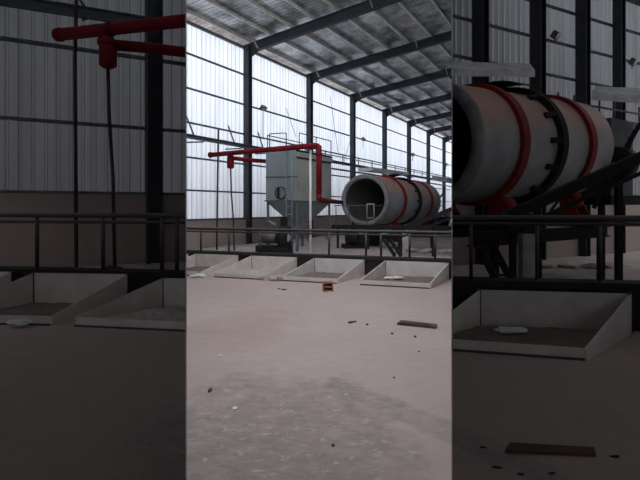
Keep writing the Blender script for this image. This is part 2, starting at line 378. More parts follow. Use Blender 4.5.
mb = MB(); mb.box((6, (2.4+OPEN_Y)/2, 3.36), (36, 2.4-OPEN_Y, .06)); tag(mb.build('ceiling_rear_blocker', M['shed'], zone=None), kind='structure')
for nm, xa, xb in (('wall_rear_blocker_left', -12, -1.2), ('wall_rear_blocker_right', 1.2, 24)):  # added walls behind the viewpoint, narrow the light reaching the side bays
    tag(MB().box(((xa+xb)/2, OPEN_Y, 1.68), (xb-xa, .06, 3.36)).build(nm, M['shed'], zone=None), kind='structure')
mb = MB(); mb.box((-12, 4, 4.5), (.06, 18, 9)); tag(mb.build('wall_left', M['shed'], zone=None), kind='structure')
mb = MB(); mb.box((24, 9.5, 6.5), (.06, 29, 13)); tag(mb.build('wall_right', M['shed'], zone=None), kind='structure')

# ------------------------------------------------------------------ shared builders
def skip_bin(FL, FR, BL, BR, zt, zf, label, zone, group, fill='binfloor', heap=0):
    root = thing('feed_bin', (FL+FR)/2, label, 'bin', group); t = .025
    def wall_poly(a, b, za, zb, nm='side_panel', m=M['bin']):
        d = (b-a).normalized(); n = V(-d.y, d.x, 0)*t
        mb = MB(); mb.prism([a, b, b+V(0, 0, zb), a+V(0, 0, za)], n); return mb.build(nm, m, root, zone)
    s = wall_poly(BL, BR, zt, zt, 'back_panel')
    wall_poly(FL, FR, zf, zf, 'front_lip'); wall_poly(BL, FL, zt, zf); wall_poly(BR, FR, zt, zf)
    MB().beam(FL+V(0, -.012, .012), FR+V(0, -.012, .012), .03, .024).build('base_angle', M['rail'], root, zone)
    for p in (BL, BR): MB().box(p+V(0, 0, zt/2+.004), (.05, .05, zt+.02)).build('corner_post', M['rail'], root, zone)
    mb = MB(); nx, ny = 14, 10; vs = []
    for j in range(ny+1):
        for i in range(nx+1):
            u, v = i/nx, j/ny; p = (FL*(1-u)+FR*u)*(1-v)+(BL*(1-u)+BR*u)*v
            p = p+V(0, 0, .035+random.uniform(0, .02)+heap*math.exp(-((u-.45)**2/.10+(v-.35)**2/.05))); vs.append(mb.b.verts.new(p))
    for j in range(ny):
        for i in range(nx):
            k = j*(nx+1)+i; f = mb.b.faces.new((vs[k], vs[k+1], vs[k+nx+2], vs[k+nx+1])); f.smooth = True
    f = mb.build('sand_bed', M[fill], root, zone)
    return root
def railing(p0, p1, zb, rails, posts, label, zone, pr=.03, rr=.03, name='guard_rail'):
    root = thing(name, p0, label, 'railing')
    for z, r in rails:
        mb = MB(); mb.tube(p0+V(0, 0, z), p1+V(0, 0, z), r); mb.build('rail', M['rail'], root, zone)
    for px in posts:
        d = p1-p0; s = (px-320)/F; t = (s*p0.y-p0.x)/(d.x-s*d.y); p = p0+d*t
        mb = MB(); mb.tube(p+V(0, 0, zb), p+V(0, 0, rails[0][0]), pr); mb.build('post', M['rail'], root, zone)
    return root
def floodlight(p, d, zone, label, pole=.5, s=1.0):
    p = Vector(p); d = Vector(d).normalized(); root = thing('floodlight', p, label, 'floodlight', 'floodlights on the walls')
    MB().beam(p-d*.05*s+V(0, 0, .03), p+d*.09*s+V(0, 0, -.03), .30*s, .22*s).build('housing', M['lampg'], root, zone)
    MB().beam(p+d*.09*s+V(0, 0, -.03), p+d*.11*s+V(0, 0, -.037), .26*s, .18*s).build('lens', M['glass'], root, zone)
    MB().tube(p-V(0, 0, .1*s), p-V(0, 0, pole), .018*s).build('pole', M['lampg'], root, zone)
def bag(p, s, label, zone, m='plastic', name='plastic_bag', cat='bag'):
    mb = MB()
    for q in range(5): mb.blob(Vector(p)+V(random.uniform(-.8, .8)*s, random.uniform(-.3, .3)*s, s*(.16+.07*(q % 3))), s*random.uniform(.28, .5), (1.5, .8, .40), 2, .34)
    tag(mb.build(name, M[m], zone=zone), label, cat)
def pile(name, p, s, n, label, cat, zone, m, flat=.5, spread=1.0):
    mb = MB()
    for q in range(n): r = s*random.uniform(.25, .6); mb.blob(Vector(p)+V(random.uniform(-1, 1)*s*spread, random.uniform(-.4, .4)*s, r*flat*.8), r, (1, 1, flat), 1, .3)
    tag(mb.build(name, M[m], zone=zone), label, cat)

# drum: mouth at P, axis A (unit), length L, radius R; rings at fractions
def drum(P, A, L, R, label, zone, prefix, fr=(.26, .52, .78), zfoot=.2):
    A = Vector(A).normalized(); P = Vector(P); root = thing('rotary_drum', V(P.x, P.y, zfoot), label, 'rotary drum', prefix)
    MB().lathe(P+A*.06, A, [(0, R), (L*.45, R), (L-.1, R), (L, R*.93)], 56, (False, True)).build('shell', M['drum'], root, zone)
    MB().lathe(P+A*.07, A, [(0, R*.84), (L*.6, R*.84), (L*.6+.01, .02)], 48, (False, True)).build('lining', M['inner'], root, zone)
    MB().lathe(P, A, [(.1, R*.84), (0, R*.85), (0, R*1.02), (.12, R*1.02), (.14, R)], 56, (False, False)).build('mouth_rim', M['rim'], root, zone)
    out = []
    for k, f in enumerate(fr):
        c = P+A*(L*f)
        if k != 1:
            MB().lathe(c-A*.10, A, [(0, R), (0, R*1.07), (.20, R*1.07), (.20, R)], 56, (False, False), False).build('tyre_ring', M['redring'], root, zone)
        else:
            gr = MB().lathe(c-A*.09, A, [(0, R), (0, R*1.11), (.18, R*1.11), (.18, R)], 56, (False, False), False).build('girth_gear', M['dark'], root, zone)
            mb = MB(); a, b = mb.frame(A); mb.b.free()
            for q in range(14):
                t = 2*math.pi*q/14; rd = a*math.cos(t)+b*math.sin(t)
                MB().beam(c-A*.36+rd*R*1.02, c-A*.10+rd*R*1.08, .10, .05, tuple(rd)).build('spring_plate', M['dark'], gr, zone)
    return root
def cradle(c, A, R, zb, zone, label, group, red=True):
    A = Vector(A).normalized(); s = V(A.y, -A.x, 0).normalized(); root = thing('roller_cradle', V(c.x, c.y, zb), label, 'roller support', group)
    zt = c.z-R*1.09
    for sg in (-1, 1):
        q = V(c.x, c.y, 0)+s*sg*R*.62
        zr = c.z-math.sqrt(max(0, (R*1.09+.18)**2-(R*.62)**2))
        MB().tube(q+V(0, 0, zr)-A*.16, q+V(0, 0, zr)+A*.16, .18, 20).build('roller', M['redring'], root, zone)
        for t in (-.2, .2): MB().prism([q+A*t+s*(-.28)+V(0, 0, zb+.2), q+A*t+s*.28+V(0, 0, zb+.2), q+A*t+s*.06+V(0, 0, zr+.06), q+A*t-s*.06+V(0, 0, zr+.06)], A*.03).build('bracket', M['redring'], root, zone)
    mb = MB(); mb.beam(V(c.x, c.y, zb+.12)-s*R*1.15, V(c.x, c.y, zb+.12)+s*R*1.15, .5, .24); mb.build('base', M['dark'], root, zone)
    return root
# ================================================================== MIDDLE HALL
# walkway along the back wall
wk = thing('wall_walkway', W(0, .5, 4.2), 'long grey steel walkway and handrail high along the bright back wall', 'walkway')
MB().ibeam(W(-7, .5, 4.22), W(37, .5, 4.22), .14, .15, .03).build('beam', M['girt'], wk)
MB().tube(W(6, .62, 3.82), W(37, .62, 3.82), .05).build('lower_pipe', M['girt'], wk)
MB().tube(W(4, .5, 4.56), W(37, .5, 4.56), .028).build('handrail', M['girt'], wk)
for k in range(16): MB().tube(W(4+k*2.05, .5, 4.3), W(4+k*2.05, .5, 4.75), .028).build('post', M['girt'], wk)
mb = MB()
for u in (-3.9, -1.7, .2):
    mb.beam(W(u, .5, 4.9), W(u+.35, .5, 4.3), .04, .04); mb.beam(W(u-.1, .45, 3.98), W(u+.9, .45, 4.12), .05, .05)
mb.b.free()
for u in (-3.9, -1.7, .2): bars('stay', M['girt'], wk, [(W(u, .5, 4.9), W(u+.35, .5, 4.3), .04, .04), (W(u-.1, .45, 3.98), W(u+.9, .45, 4.12), .05, .05)])
rods = [((258, 108), (262, 140), 22), ((296, 137), (286, 108), 23), ((330, 96), (338, 152), 25.6), ((356, 120), (343, 166), 27.5)]
for (a, b, D) in rods[1:]:
    tag(MB().tube(at(a[0], a[1], D), at(b[0], b[1], D), .012).build('tie_rod', M['girt']), {296: 'thin tie rod slanting across the back wall just above the dust collector', 330: 'thin tie rod slanting down the back wall right of the dust collector', 356: 'thin tie rod slanting down the back wall just left of the third column'}[a[0]], 'tie rod')
floodlight(at(263, 108, 20.6), (.8, -.5, -.35), 'C', 'small floodlight on a pole beside the nearest bright hall column', 1.35, .9)
floodlight(at(363, 139, 28.3), (.8, -.5, -.35), 'C', 'small floodlight on the back wall right of the third hall column', .5, .8)
floodlight(at(412.5, 154.5, 36.5), (.8, -.5, -.35), 'C', 'small floodlight on the back wall above the drum ring', .5, 1.0)
floodlight(at(446, 164.5, 43), (.8, -.5, -.35), 'C', 'smallest farthest floodlight, at the right end of the bright wall', .4, 1.0)

# bins
for k, (t0, wd, lb, hp) in enumerate([(0, 1.56, 'rightmost pale steel feed bin in the bright hall, holding a white bag', 0), (-1.86, 1.38, 'pale steel feed bin behind the small orange box on the floor', 0),
        (-3.68, 1.38, 'pale steel feed bin heaped with light sand, below the dust collector', .12), (-5.44, 1.40, 'pale feed bin at the left edge of the bright hall, white bag before it', 0), (-7.06, 1.42, 'sliver of a feed bin at the far left corner of the bright hall', 0)]):
    FL = V(.88, 10.6, 0)+E*t0; FR = FL+E*(wd-.05)
    skip_bin(FL, FR, FL+D1*1.45, FR+D1*1.45, .40, .11, lb, 'C', 'feed bins in the bright hall', heap=hp, fill='rubble' if hp else 'binfloor')
bag(V(1.72, 11.15, .05), .17, 'crumpled white bag lying inside the rightmost bin of the bright hall', 'C')
bag(V(-3.0, 11.72, .01), .17, 'white bag on the floor before the leftmost bright hall bin', 'C')
pile('rubble_heap', V(-1.12, 11.25, .02), .16, 9, 'small pale rubble heap between two bins left of the orange box', 'rubble', 'C', 'rubble', .8, 1.5)
# kerb railing
q0, q1 = CA-E*8+V(.03, .12, 0), CA+E*4+V(.03, .12, 0)
railing(q0, q1, .44, [(1.105, .04), (1.02, .025)], [201, 229, 260, 292, 329, 366, 381, 409.6, 435], 'long dusty black guard rail on the kerb behind the bright hall bins', 'C', .028)
# debris on the bright floor
o = thing('small_box', V(.16, 9.85, 0), 'small open orange box on the bright floor before the bins', 'box')
MB().box((.16, 9.85, .09), (.20, .16, .02), .1).build('shelf', M['box'], o)
mb = MB(); mb.box((.07, 9.85, .09), (.02, .16, .18), .1); mb.box((.25, 9.86, .09), (.02, .16, .18), .1); mb.box((.16, 9.86, .17), (.20, .16, .02), .1); mb.box((.16, 9.93, .09), (.2, .02, .18), .1); mb.build('carton', M['boxr'], o)
MB().box((.16, 9.84, .01), (.21, .17, .02), .1).build('base', M['box'], o)
def scrap(px, y, wd, label, m='dirt', hgt=.02, zone='C', ang=0.0, name='floor_scrap', dep=.05):
    D = EYE*F/(y-208); p = G(px, D); d = V(math.cos(ang), math.sin(ang), 0); n = V(-d.y, d.x, 0); mb = MB(); N = 9; ring = []; wd *= .75; dep *= .6; hgt *= .7
    for i in range(N):
        t = 2*math.pi*i/N; r = random.uniform(.7, 1.1); ring.append(p+d*math.cos(t)*wd/2*r+n*math.sin(t)*dep*r)
    mb.prism([q+V(0, 0, .001) for q in ring], (0, 0, hgt)); tag(mb.build(name, M[m], zone=zone), label, 'debris')
scrap(284, 290, .18, 'dark dry scrap on the floor left of the orange box', 'leaf', .03)
scrap(279, 289, .08, 'tiny dark scrap beside the dry scrap left of the orange box', 'dirt', .02)
scrap(350.5, 323, .13, 'short dark stick on the middle of the bright floor', 'dirt', .03, ang=.5)
scrap(355, 322, .07, 'rusty chip touching the short dark stick', 'wood', .02)
scrap(221, 356, .11, 'white flat chip on the left of the bright floor', 'plastic', .012, dep=.03)
scrap(210, 391, .05, 'dark curled scrap at the lower left of the bright floor', 'leaf', .03, dep=.08)
scrap(235, 409, .06, 'small white chip below the dark curled scrap', 'plastic', .015)
scrap(333, 446, .03, 'tiny black pebble near the bottom of the bright floor', 'dirt', .015, dep=.02)
scrap(394, 378, .03, 'tiny dark pebble on the right half of the bright floor', 'dirt', .015, dep=.02)
scrap(419, 352, .03, 'tiny dark pebble below the flat plank', 'dirt', .015, dep=.02)
scrap(392, 334, .05, 'dark chip under the left end of the flat plank', 'dirt', .02)
scrap(367, 325, .05, 'small dark chip right of the short stick', 'dirt', .02)
scrap(415, 337, .05, 'dark chip under the middle of the flat plank', 'dirt', .02)
o = thing('floor_plank', G(417, 6.9), 'flat dark stained plank lying on the right of the bright floor', 'plank')
MB().prism([at(397, 325, 0.001+EYE*F/117)+V(0, 0, .001), G(436, EYE*F/121)+V(0, 0, .001), G(437, EYE*F/118)+V(0, 0, .001), G(401, EYE*F/114)+V(0, 0, .001)], (0, 0, .03)).build('board', M['wood'], o)
MB().prism([G(399, EYE*F/117.5)+V(0, 0, .031), G(431, EYE*F/120)+V(0, 0, .031), G(431, EYE*F/118.5)+V(0, 0, .031), G(401, EYE*F/116)+V(0, 0, .031)], (0, 0, .01)).build('tar_strip', M['dirt'], o)

# red pipework
rp = thing('red_pipe', V(-3.94, 17.2, .2), 'bright red overhead pipe bending down in front of the dust collector', 'pipe')
a, b = V(-3.94, 17.2, 3.6), V(-.03, 14.5, 3.6)
d = (b-a).normalized(); pts = [a, a+d*.1]+[a.lerp(b, t) for t in (.2, .4, .6, .8)]+[b-d*.18, b-d*.06-V(0, 0, .02), b-V(0, 0, .06), b-V(0, 0, .18)]
MB().path(pts+[V(b.x, b.y, 2.1)], .085, 14).build('main_run', M['red'], rp)
b2 = V(b.x, b.y, 1.94); e2 = V(.9, 20.5, 1.94); dd = (e2-b2).normalized()
MB().path([V(b.x, b.y, 2.12), b2+V(0, 0, .08), b2+dd*.05+V(0, 0, .02), b2+dd*.2], .085, 14).build('elbow', M['red'], rp)
MB().path([b2+dd*.2, b2+dd*2, e2], .085, 14).build('lower_run', M['maroon'], rp)
for p, dr_ in ((a, d), (b2+V(0, 0, .25), V(0, 0, 1)), (V(b.x, b.y, 3.3), V(0, 0, 1))): MB().lathe(p, dr_, [(0, .11), (.03, .11)], 16).build('flange', M['red'], rp)
tag(MB().path([V(-3.13, 16.85, 3.46), V(-2.6, 17.3, 3.43), V(-2.03, 17.65, 3.42)], .075, 12).build('branch_red', M['red'], rp))
MB().path([V(-2.03, 17.65, 3.42), V(-1.32, 18.0, 3.40)], .075, 12).build('branch_dark', M['maroon'], rp)
MB().lathe(V(-3.13, 16.8, 3.08), (0, 0, 1), [(0, .08), (.04, .125), (.40, .125), (.46, .10)], 20).build('hanging_filter', M['red'], rp)
tag(MB().path([V(-3.13, 16.8, 3.1), V(-3.10, 16.8, 2.2), V(-3.04, 16.8, 1.4), V(-3.0, 16.8, .2)], .028, 8).build('hose', M['greypipe']), 'thin dark hose hanging from the red filter to the floor', 'hose')
tag(MB().path([at(218.4, 129, 17.4), at(217.5, 190, 17.35), V(-3.72, 17.3, .2)], .033, 8).build('standpipe', M['greypipe']), 'thin dark standpipe under the left end of the red overhead pipe', 'pipe')
wp = at(310.5, 150, 14.9)
tag(MB().tube(wp, V(wp.x, wp.y, .2), .038).build('white_pipe', M['white']), 'thin white upright pipe in front of the dust collector', 'pipe')

# dust collector
C1 = V(-.79, 16.5, 0); C0 = C1-E*1.18; C2 = C1+D1*2.45; C3 = C0+D1*2.45; ctr = (C0+C2)/2
dc = thing('dust_collector', V(ctr.x, ctr.y, .2), 'tall grey-green dust collector with hopper bottom behind the white upright pipe', 'dust collector')
ZB, ZT = 1.93, 3.72
def quad(z, sc=1.0): return [ctr+(p-ctr)*sc+V(0, 0, z) for p in (C0, C1, C2, C3)]
MB().prism(quad(ZB), (0, 0, ZT-ZB)).build('casing', M['coll'], dc)
MB().prism([p+V(.012, -.008, 0) for p in (C1+D1*.02+V(0, 0, ZB+.02), C2-D1*.02+V(0, 0, ZB+.02), C2-D1*.02+V(0, 0, ZT-.35), C1+D1*.02+V(0, 0, ZT-.35))], E*.012).build('side_panel', M['collb'], dc)
mb = MB(); rr1 = [mb.b.verts.new(p) for p in quad(ZB)]; rr2 = [mb.b.verts.new(p) for p in quad(1.22, .35)]
for i in range(4): mb.b.faces.new((rr1[i], rr1[(i+1) % 4], rr2[(i+1) % 4], rr2[i]))
mb.b.faces.new(rr2); mb.b.faces.new(rr1); mb.prism(quad(.95, .2), (0, 0, .3)); mb.build('hopper', M['coll'], dc)
for z, s in ((ZB, 1.04), (ZB+.83, 1.015)): MB().prism(quad(z, s), (0, 0, .04)).build('band', M['girt'], dc)
for z, s in ((ZT-.07, 1.05), (ZT-.30, 1.035)): MB().prism([ctr+(p-ctr)*s+V(0, 0, z) for p in (C0.lerp(C1, .97), C1, C2, C3.lerp(C2, .97))], (0, 0, .05)).build('cornice', M['dark'], dc)
MB().prism([p+V(0, 0, ZT-.25) for p in (C1+E*.02, C2+E*.02, C2+E*.06, C1+E*.06)], (0, 0, .16)).build('valve_box', M['collb'], dc)
for p in (C0, C1, C2, C3):
    MB().beam(p.lerp(ctr, .06)+V(0, 0, .2), p.lerp(ctr, .06)+V(0, 0, ZB), .09, .09).build('leg', M['girt'], dc)
# round hatch on the near face
hc = C0.lerp(C1, .50)+V(0, 0, 2.22); hn = -D1
h = MB().lathe(hc, hn, [(0, .19), (.05, .19), (.06, .16)], 24).build('hatch', M['rim'], dc)
MB().lathe(hc, hn, [(.0, .19), (.0, .225), (.055, .225), (.055, .19)], 24, (False, False)).build('hatch_ring', M['dark'], h)
MB().prism([hc+hn*.065+E*x+V(0, 0, z) for x, z in ((-.10, -.2), (-.02, -.2), (-.02, .2), (-.10, .2))], hn*.02).build('hatch_bar', M['dark'], h)
mb = MB()
for sg in (-1, 1): mb.beam(hc+hn*.04-E*.22+V(0, 0, sg*.2), hc+hn*.04-E*.12+V(0, 0, sg*.2), .03, .03)
mb.beam(hc+hn*.04-E*.22+V(0, 0, -.2), hc+hn*.04-E*.22+V(0, 0, .2), .02, .02); mb.build('hatch_handle', M['rim'], h)
# ladder
mb = MB(); l0, l1 = C0.lerp(C1, .72)-D1*.13, C0.lerp(C1, .90)-D1*.13
for p in (l0, l1): mb.tube(p+V(0, 0, .25), p+V(0, 0, ZT+.1), .02, 6)
for k in range(13): mb.tube(l0+V(0, 0, .4+k*.27), l1+V(0, 0, .4+k*.27), .014, 6)
mb.build('ladder', M['coll'], dc)
mb = MB()
def grail(p, q, n, z0, z1):
    mb.tube(p+V(0, 0, z1), q+V(0, 0, z1), .018, 6)
    for k in range(n): r = p.lerp(q, k/(n-1)); mb.tube(r+V(0, 0, z0), r+V(0, 0, z1), .018, 6)
grail(C0.lerp(C1, .12), C0.lerp(C1, .66), 2, ZT, ZT+.58); grail(C1+D1*.15, C2, 3, ZT, ZT+.58); grail(C0+D1*.1, C3, 3, ZT, ZT+.55)
mb.build('top_guardrail', M['girt'], dc)
MB().tube(C1+D1*.8+E*.03+V(0, 0, 2.4), C1+D1*.8+E*.03+V(0, 0, 2.52), .05, 8).build('knob', M['dark'], dc)
for p, q in ((C1, C2), (C0, C1)):
    bars('cross_brace', M['hood'], dc, [(p.lerp(q, .1)+V(0, 0, 1.25), p.lerp(q, .32)+V(0, 0, 1.12), .04, .06), (p.lerp(q, .66)+V(0, 0, .95), p.lerp(q, .9)+V(0, 0, .5), .04, .06), (p.lerp(q, .1)+V(0, 0, .95), p.lerp(q, .34)+V(0, 0, .45), .04, .06)])
# blower
bl = thing('blower', V(-1.45, 16.0, .2), 'dark blower and motor on the floor under the dust collector', 'blower')
MB().lathe(V(-1.32, 16.1, .72), E, [(0, .25), (.02, .38), (.28, .38), (.30, .25)], 28).build('fan_casing', M['dark'], bl)
MB().lathe(V(-1.95, 16.32, .70), E, [(0, .10), (.04, .2), (.5, .2), (.54, .12)], 20).build('motor', M['gearbox'], bl)
MB().box((-1.55, 16.2, .32), (1.15, .5, .24), -.33).build('base', M['dark'], bl)
MB().lathe(V(-1.13, 16.0, .70), (.35, -.93, .1), [(0, .12), (.05, .14), (.12, .14), (.14, .08)], 16).build('inlet', M['hood'], bl)
MB().prism([V(-1.35, 16.3, .9), V(-1.1, 16.2, .9), V(-1.1, 16.4, .9), V(-1.35, 16.5, .9)], (0, 0, .5)).build('outlet_duct', M['dark'], bl)

# rotary drum of the bright hall
DP = V(1.85, 20, 2.03)
dr = drum(DP, D1, 7.7, 1.06, 'large open-mouthed grey rotary drum with red rings in the bright hall', 'C', 'rotary drums')
for k, (f, t) in enumerate(((.26, 'near the drum mouth'), (.78, 'near the drum tail'))):
    cradle(DP+D1*7.7*f, D1, 1.06, .2, 'C', f'red roller support under the bright hall drum, {t}', 'roller supports in the bright hall')
# hood sheet above the gear ring
mb = MB(); a_, b_ = mb.frame(D1); cc = DP+D1*3.4
for i in range(9):
    t = math.radians(62+i*8); t2 = math.radians(62+i*8+8); r = 1.28
    p, q = cc+a_*r*math.cos(t)+b_*r*abs(math.sin(t)), cc+a_*r*math.cos(t2)+b_*r*abs(math.sin(t2))
    mb.prism([p, q, q+V(0, 0, .02), p+V(0, 0, .02)], D1*1.1)
tag(mb.build('gear_hood', M['dark']), 'dark curved hood over the gear ring of the bright hall drum', 'hood')
tag(MB().prism([W(5.4, 2.7, 3.52), W(10.6, 2.7, 3.62), W(10.6, 3.5, 3.62), W(5.4, 3.5, 3.52)], (0, 0, .16)).build('air_duct', M['duct']), 'pale flat duct lying above and behind the bright hall drum', 'duct')
tag(MB().prism([at(432, 180, 28), at(452.4, 183, 30), at(454, 183, 31.5), at(434, 180, 30)], (0, 0, .28)).build('tail_canopy', M['duct']), 'pale flat canopy above the tail of the bright hall drum', 'canopy')
# tail machinery
tm = thing('tail_gearbox', V(5.9, 27.6, .2), 'dark jumble of gearbox and chute at the tail of the bright hall drum', 'machine')
MB().box((6.2, 27.9, 1.9), (1.0, 1.0, 1.6), ANG).build('chute', M['gearbox'], tm); MB().box((6.7, 28.0, .7), (1.6, 1.2, 1.0), ANG).build('base', M['dark'], tm)
MB().lathe(V(6.3, 27.0, 2.1), D1, [(0, .1), (.02, .35), (.4, .35), (.42, .2)], 24).build('pulley', M['dark'], tm)
for k in range(5): MB().beam(V(6.0+.2*k, 26.9, 1.2+.15*k), V(6.9-.1*k, 27.0, 2.5-.1*k), .07, .07).build('strut', M['dark'], tm)
MB().lathe(V(6.35, 26.7, 1.55), (.2, -1, 0), [(0, .18), (.1, .18)], 14).build('cap', M['hood'], tm)
# machine platform under/before the drum
pf = thing('machine_platform', V(1.5, 18, .2), 'dark low steel platform before the mouth of the bright hall drum', 'platform')
p0, p1 = V(.55, 18.4, 1.0), V(4.9, 17.0, 1.0)
MB().beam(p0, p1, .9, .10).build('deck', M['dark'], pf); MB().beam(p0+V(-.1, -.45, 0), p1+V(-.1, -.45, 0), .06, .16).build('edge_beam', M['dark'], pf)
for t in (.05, .3, .55, .8): MB().beam(p0.lerp(p1, t)+V(-.1, -.4, -.8), p0.lerp(p1, t)+V(-.1, -.4, 0), .09, .09).build('leg', M['dark'], pf)
mb = MB()
for px in (336, 349, 367): mb.tube(at(px, 229, 17.6), at(px, 205, 17.6), .02, 6)
mb.tube(at(334, 205.5, 17.6), at(386, 205.5, 17.6), .018, 6); mb.build('handrail', M['girt'], pf)
mb = MB(); 
for a, b in (((367, 204), (374, 204)), ((374, 204), (374, 218)), ((374, 218), (367, 218)), ((367, 218), (367, 204))): mb.tube(at(*a, 17.5), at(*b, 17.5), .022, 6)
mb.build('gate_frame', M['hood'], pf)
# motor cluster
mo = thing('drive_motor', V(1.3, 17.9, .2), 'dark drive motor under the mouth of the bright hall drum', 'motor')
MB().box((1.3, 18.0, .55), (.55, .6, .35), .2).build('housing', M['dark'], mo); MB().lathe(V(.95, 17.8, .62), (1, -.3, 0), [(0, .1), (.03, .24), (.45, .24), (.5, .14)], 20).build('barrel', M['dark'], mo)
MB().box((1.3, 18.0, .28), (.9, .5, .16), .2).build('foot', M['dark'], mo)
tag(MB().box(V(2.1, 19.2, .6), (.5, .5, .8), ANG).build('drum_plinth', M['dark']), 'dark plinth block standing under the bright hall drum mouth', 'plinth')
# inclined conveyor
cv = thing('inclined_conveyor', V(2.6, 15, .2), 'dark inclined conveyor rising rightward before the bright hall drum', 'conveyor')
a, b = at(400, 229, 15.2), at(456, 207, 14.6)
MB().beam(a, b, .5, .06).build('belt', M['dark'], cv); MB().beam(a+V(-.05, -.27, -.01), b+V(-.05, -.27, -.01), .05, .14).build('side_rail', M['dark'], cv)
MB().beam(a+V(-.05, -.27, -.26), b+V(-.05, -.27, -.26), .04, .06).build('lower_chord', M['dark'], cv)
for t in (.1, .35, .6, .85): MB().beam(a.lerp(b, t)+V(-.05, -.27, -.26), a.lerp(b, t+.12)+V(-.05, -.27, 0), .03, .03).build('lattice', M['dark'], cv)
for t in (.02, .6): q = a.lerp(b, t); MB().beam(V(q.x, q.y, .2), q, .07, .07).build('leg', M['dark'], cv)
# stair strings
st = thing('steel_stair', V(2.2, 15.5, .2), 'dark steel stair strings slanting down below the bright hall conveyor', 'stair')
for dx in (0, 6): MB().beam(at(384+dx, 239, 14.5), at(395+dx, 256, 14.1), .06, .10).build('stringer', M['dark'], st)
for t in (.2, .5, .8): MB().beam(at(384, 239, 14.5).lerp(at(395, 256, 14.1), t), at(390, 239, 14.5).lerp(at(401, 256, 14.1), t), .12, .02).build('tread', M['dark'], st)
pp = G(405, 16.3); tag(MB().box(pp+V(0, 0, .56), (.22, .2, .72)).build('plaster_post', M['pale']), 'short pale post behind the guard rail in the bright hall', 'post')
pile('dirt_ridge', V(4.0, 16.2, .2), .5, 16, 'low ridge of dirt behind the guard rail right of the pale post', 'dirt', 'C', 'slab', .35, 2.0)

# ================================================================== LEFT SIDE BAY (darker)
LW = V(-8.5, 0, 0)
def Lw(px): D = 12576/(1200-px); return G(px, D)
La, Lb = Lw(-110), Lw(200); Ld = (Lb-La).normalized(); Ll = (Lb-La).length; Ln = V(-Ld.y, Ld.x, 0)
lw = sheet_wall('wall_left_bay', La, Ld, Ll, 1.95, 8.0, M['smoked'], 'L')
mbw = brick('wall_left_bay_lower', La-Ln*.05, Ld, Ll, 0, 1.97, 'L')
for z, h_ in ((5.38, .09), (3.66, .08), (2.05, .08)):
    o = MB().beam(La-Ln*.1+V(0, 0, z), Lb-Ln*.1+V(0, 0, z), .06, h_).build('girt', M['girt'], origin=world_loc(lw), zone='L')
    o.parent = lw; o.matrix_parent_inverse = Matrix.Rotation(-lw.rotation_euler.z, 4, 'Z') @ Matrix.Translation(-Vector(lw.location))
tag(MB().ibeam(La-Ln*.35+V(0, 0, 6.10), Lw(148)-Ln*.35+V(0, 0, 6.19), .16, .24, .03).build('wall_beam', M['girt'], zone='L'), 'thick slanting steel beam at the top of the dim left bay', 'beam', kind='structure')
p = Lw(152)-Ln*.25; mb = MB(); mb.ibeam(p+V(0, 0, .35), p+V(0, 0, 7.6), .46, .36, .04, up=tuple(Ld)); tag(mb.build('column', M['steel'], zone='L'), 'wide dark steel column in the dim left bay', 'column', kind='structure')
curb('trim_2', V(-9.5, 9.33, 0), V(-2.2, 8.18, 0), .60, .3, 'L')
m = MB(); m.prism([V(-10.5, 9.8, 0), V(-2.0, 8.45, 0), V(-2.0, 13.5, 0), V(-10.5, 12.5, 0)], (0, 0, .35)); tag(m.build('floor_left_raised', M['slab'], zone='L'), kind='structure')
railing(V(-9.0, 9.35, 0), V(-2.2, 8.28, 0), .58, [(1.57, .045), (1.45, .03)], [-25, 37, 103, 162, 177], 'dusty black guard rail behind the dim left bay bins', 'L', .035)
skip_bin(V(-5.7, 7.1, 0), V(-3.9, 6.95, 0), V(-5.03, 8.41, 0), V(-3.32, 8.25, 0), .56, .13, 'grey feed bin at the left edge of the photo in the dim left bay', 'L', 'feed bins in the dim side bays')
skip_bin(V(-3.52, 6.9, 0), V(-1.76, 6.6, 0), V(-2.63, 8.0, 0), V(-.85, 7.7, 0), .53, .13, 'grey feed bin heaped with sand, right one in the dim left bay', 'L', 'feed bins in the dim side bays', 'rubble', .16)
skip_bin(V(-7.7, 7.5, 0), V(-6.1, 7.35, 0), V(-7.1, 8.75, 0), V(-5.5, 8.55, 0), .56, .13, 'sliver of a feed bin at the left border of the dim left bay', 'L', 'feed bins in the dim side bays')
bag(V(-4.15, 6.85, .02), .2, 'pale flattened bag on the floor before the dim left bay bins', 'L')
rp = thing('red_pipe', V(-5.48, 10, .35), 'large dark red overhead pipe at the upper left, in the dim left bay', 'pipe')
a, b = at(57, 35, 10), V(-2.4, 9.18, 5.3)
MB().path([a, a.lerp(b, .3), a.lerp(b, .7), b], .125, 18).build('main_run', M['red'], rp, 'L')
MB().lathe(a, (b-a), [(-.03, .06), (-.02, .13), (.10, .145), (.11, .125)], 18).build('end_cap', M['red'], rp, 'L')
MB().path([at(100, 36, 9.6), at(113, 45, 9.7), at(150, 48, 10.0), at(192, 53, 10.3)], .11, 16).build('branch', M['red'], rp, 'L')
c = at(108, 68, 9.6); MB().lathe(c, (0, 0, 1), [(0, .10), (.05, .17), (.50, .17), (.58, .13), (.62, .10)], 24).build('hanging_filter', M['red'], rp, 'L')
MB().lathe(c+V(0, 0, .46), (0, 0, 1), [(0, .2), (.04, .2)], 24).build('flange', M['red'], rp, 'L'); MB().lathe(a.lerp(b, .4), (b-a), [(0, .155), (.05, .155)], 20).build('flange', M['red'], rp, 'L')
tag(MB().path([c, c+V(.02, 0, -.9), c+V(.10, 0, -2.2), V(c.x+.14, c.y, .35)], .038, 8).build('hose', M['greypipe'], zone='L'), 'thin dark hose hanging from the red filter in the dim left bay', 'hose')
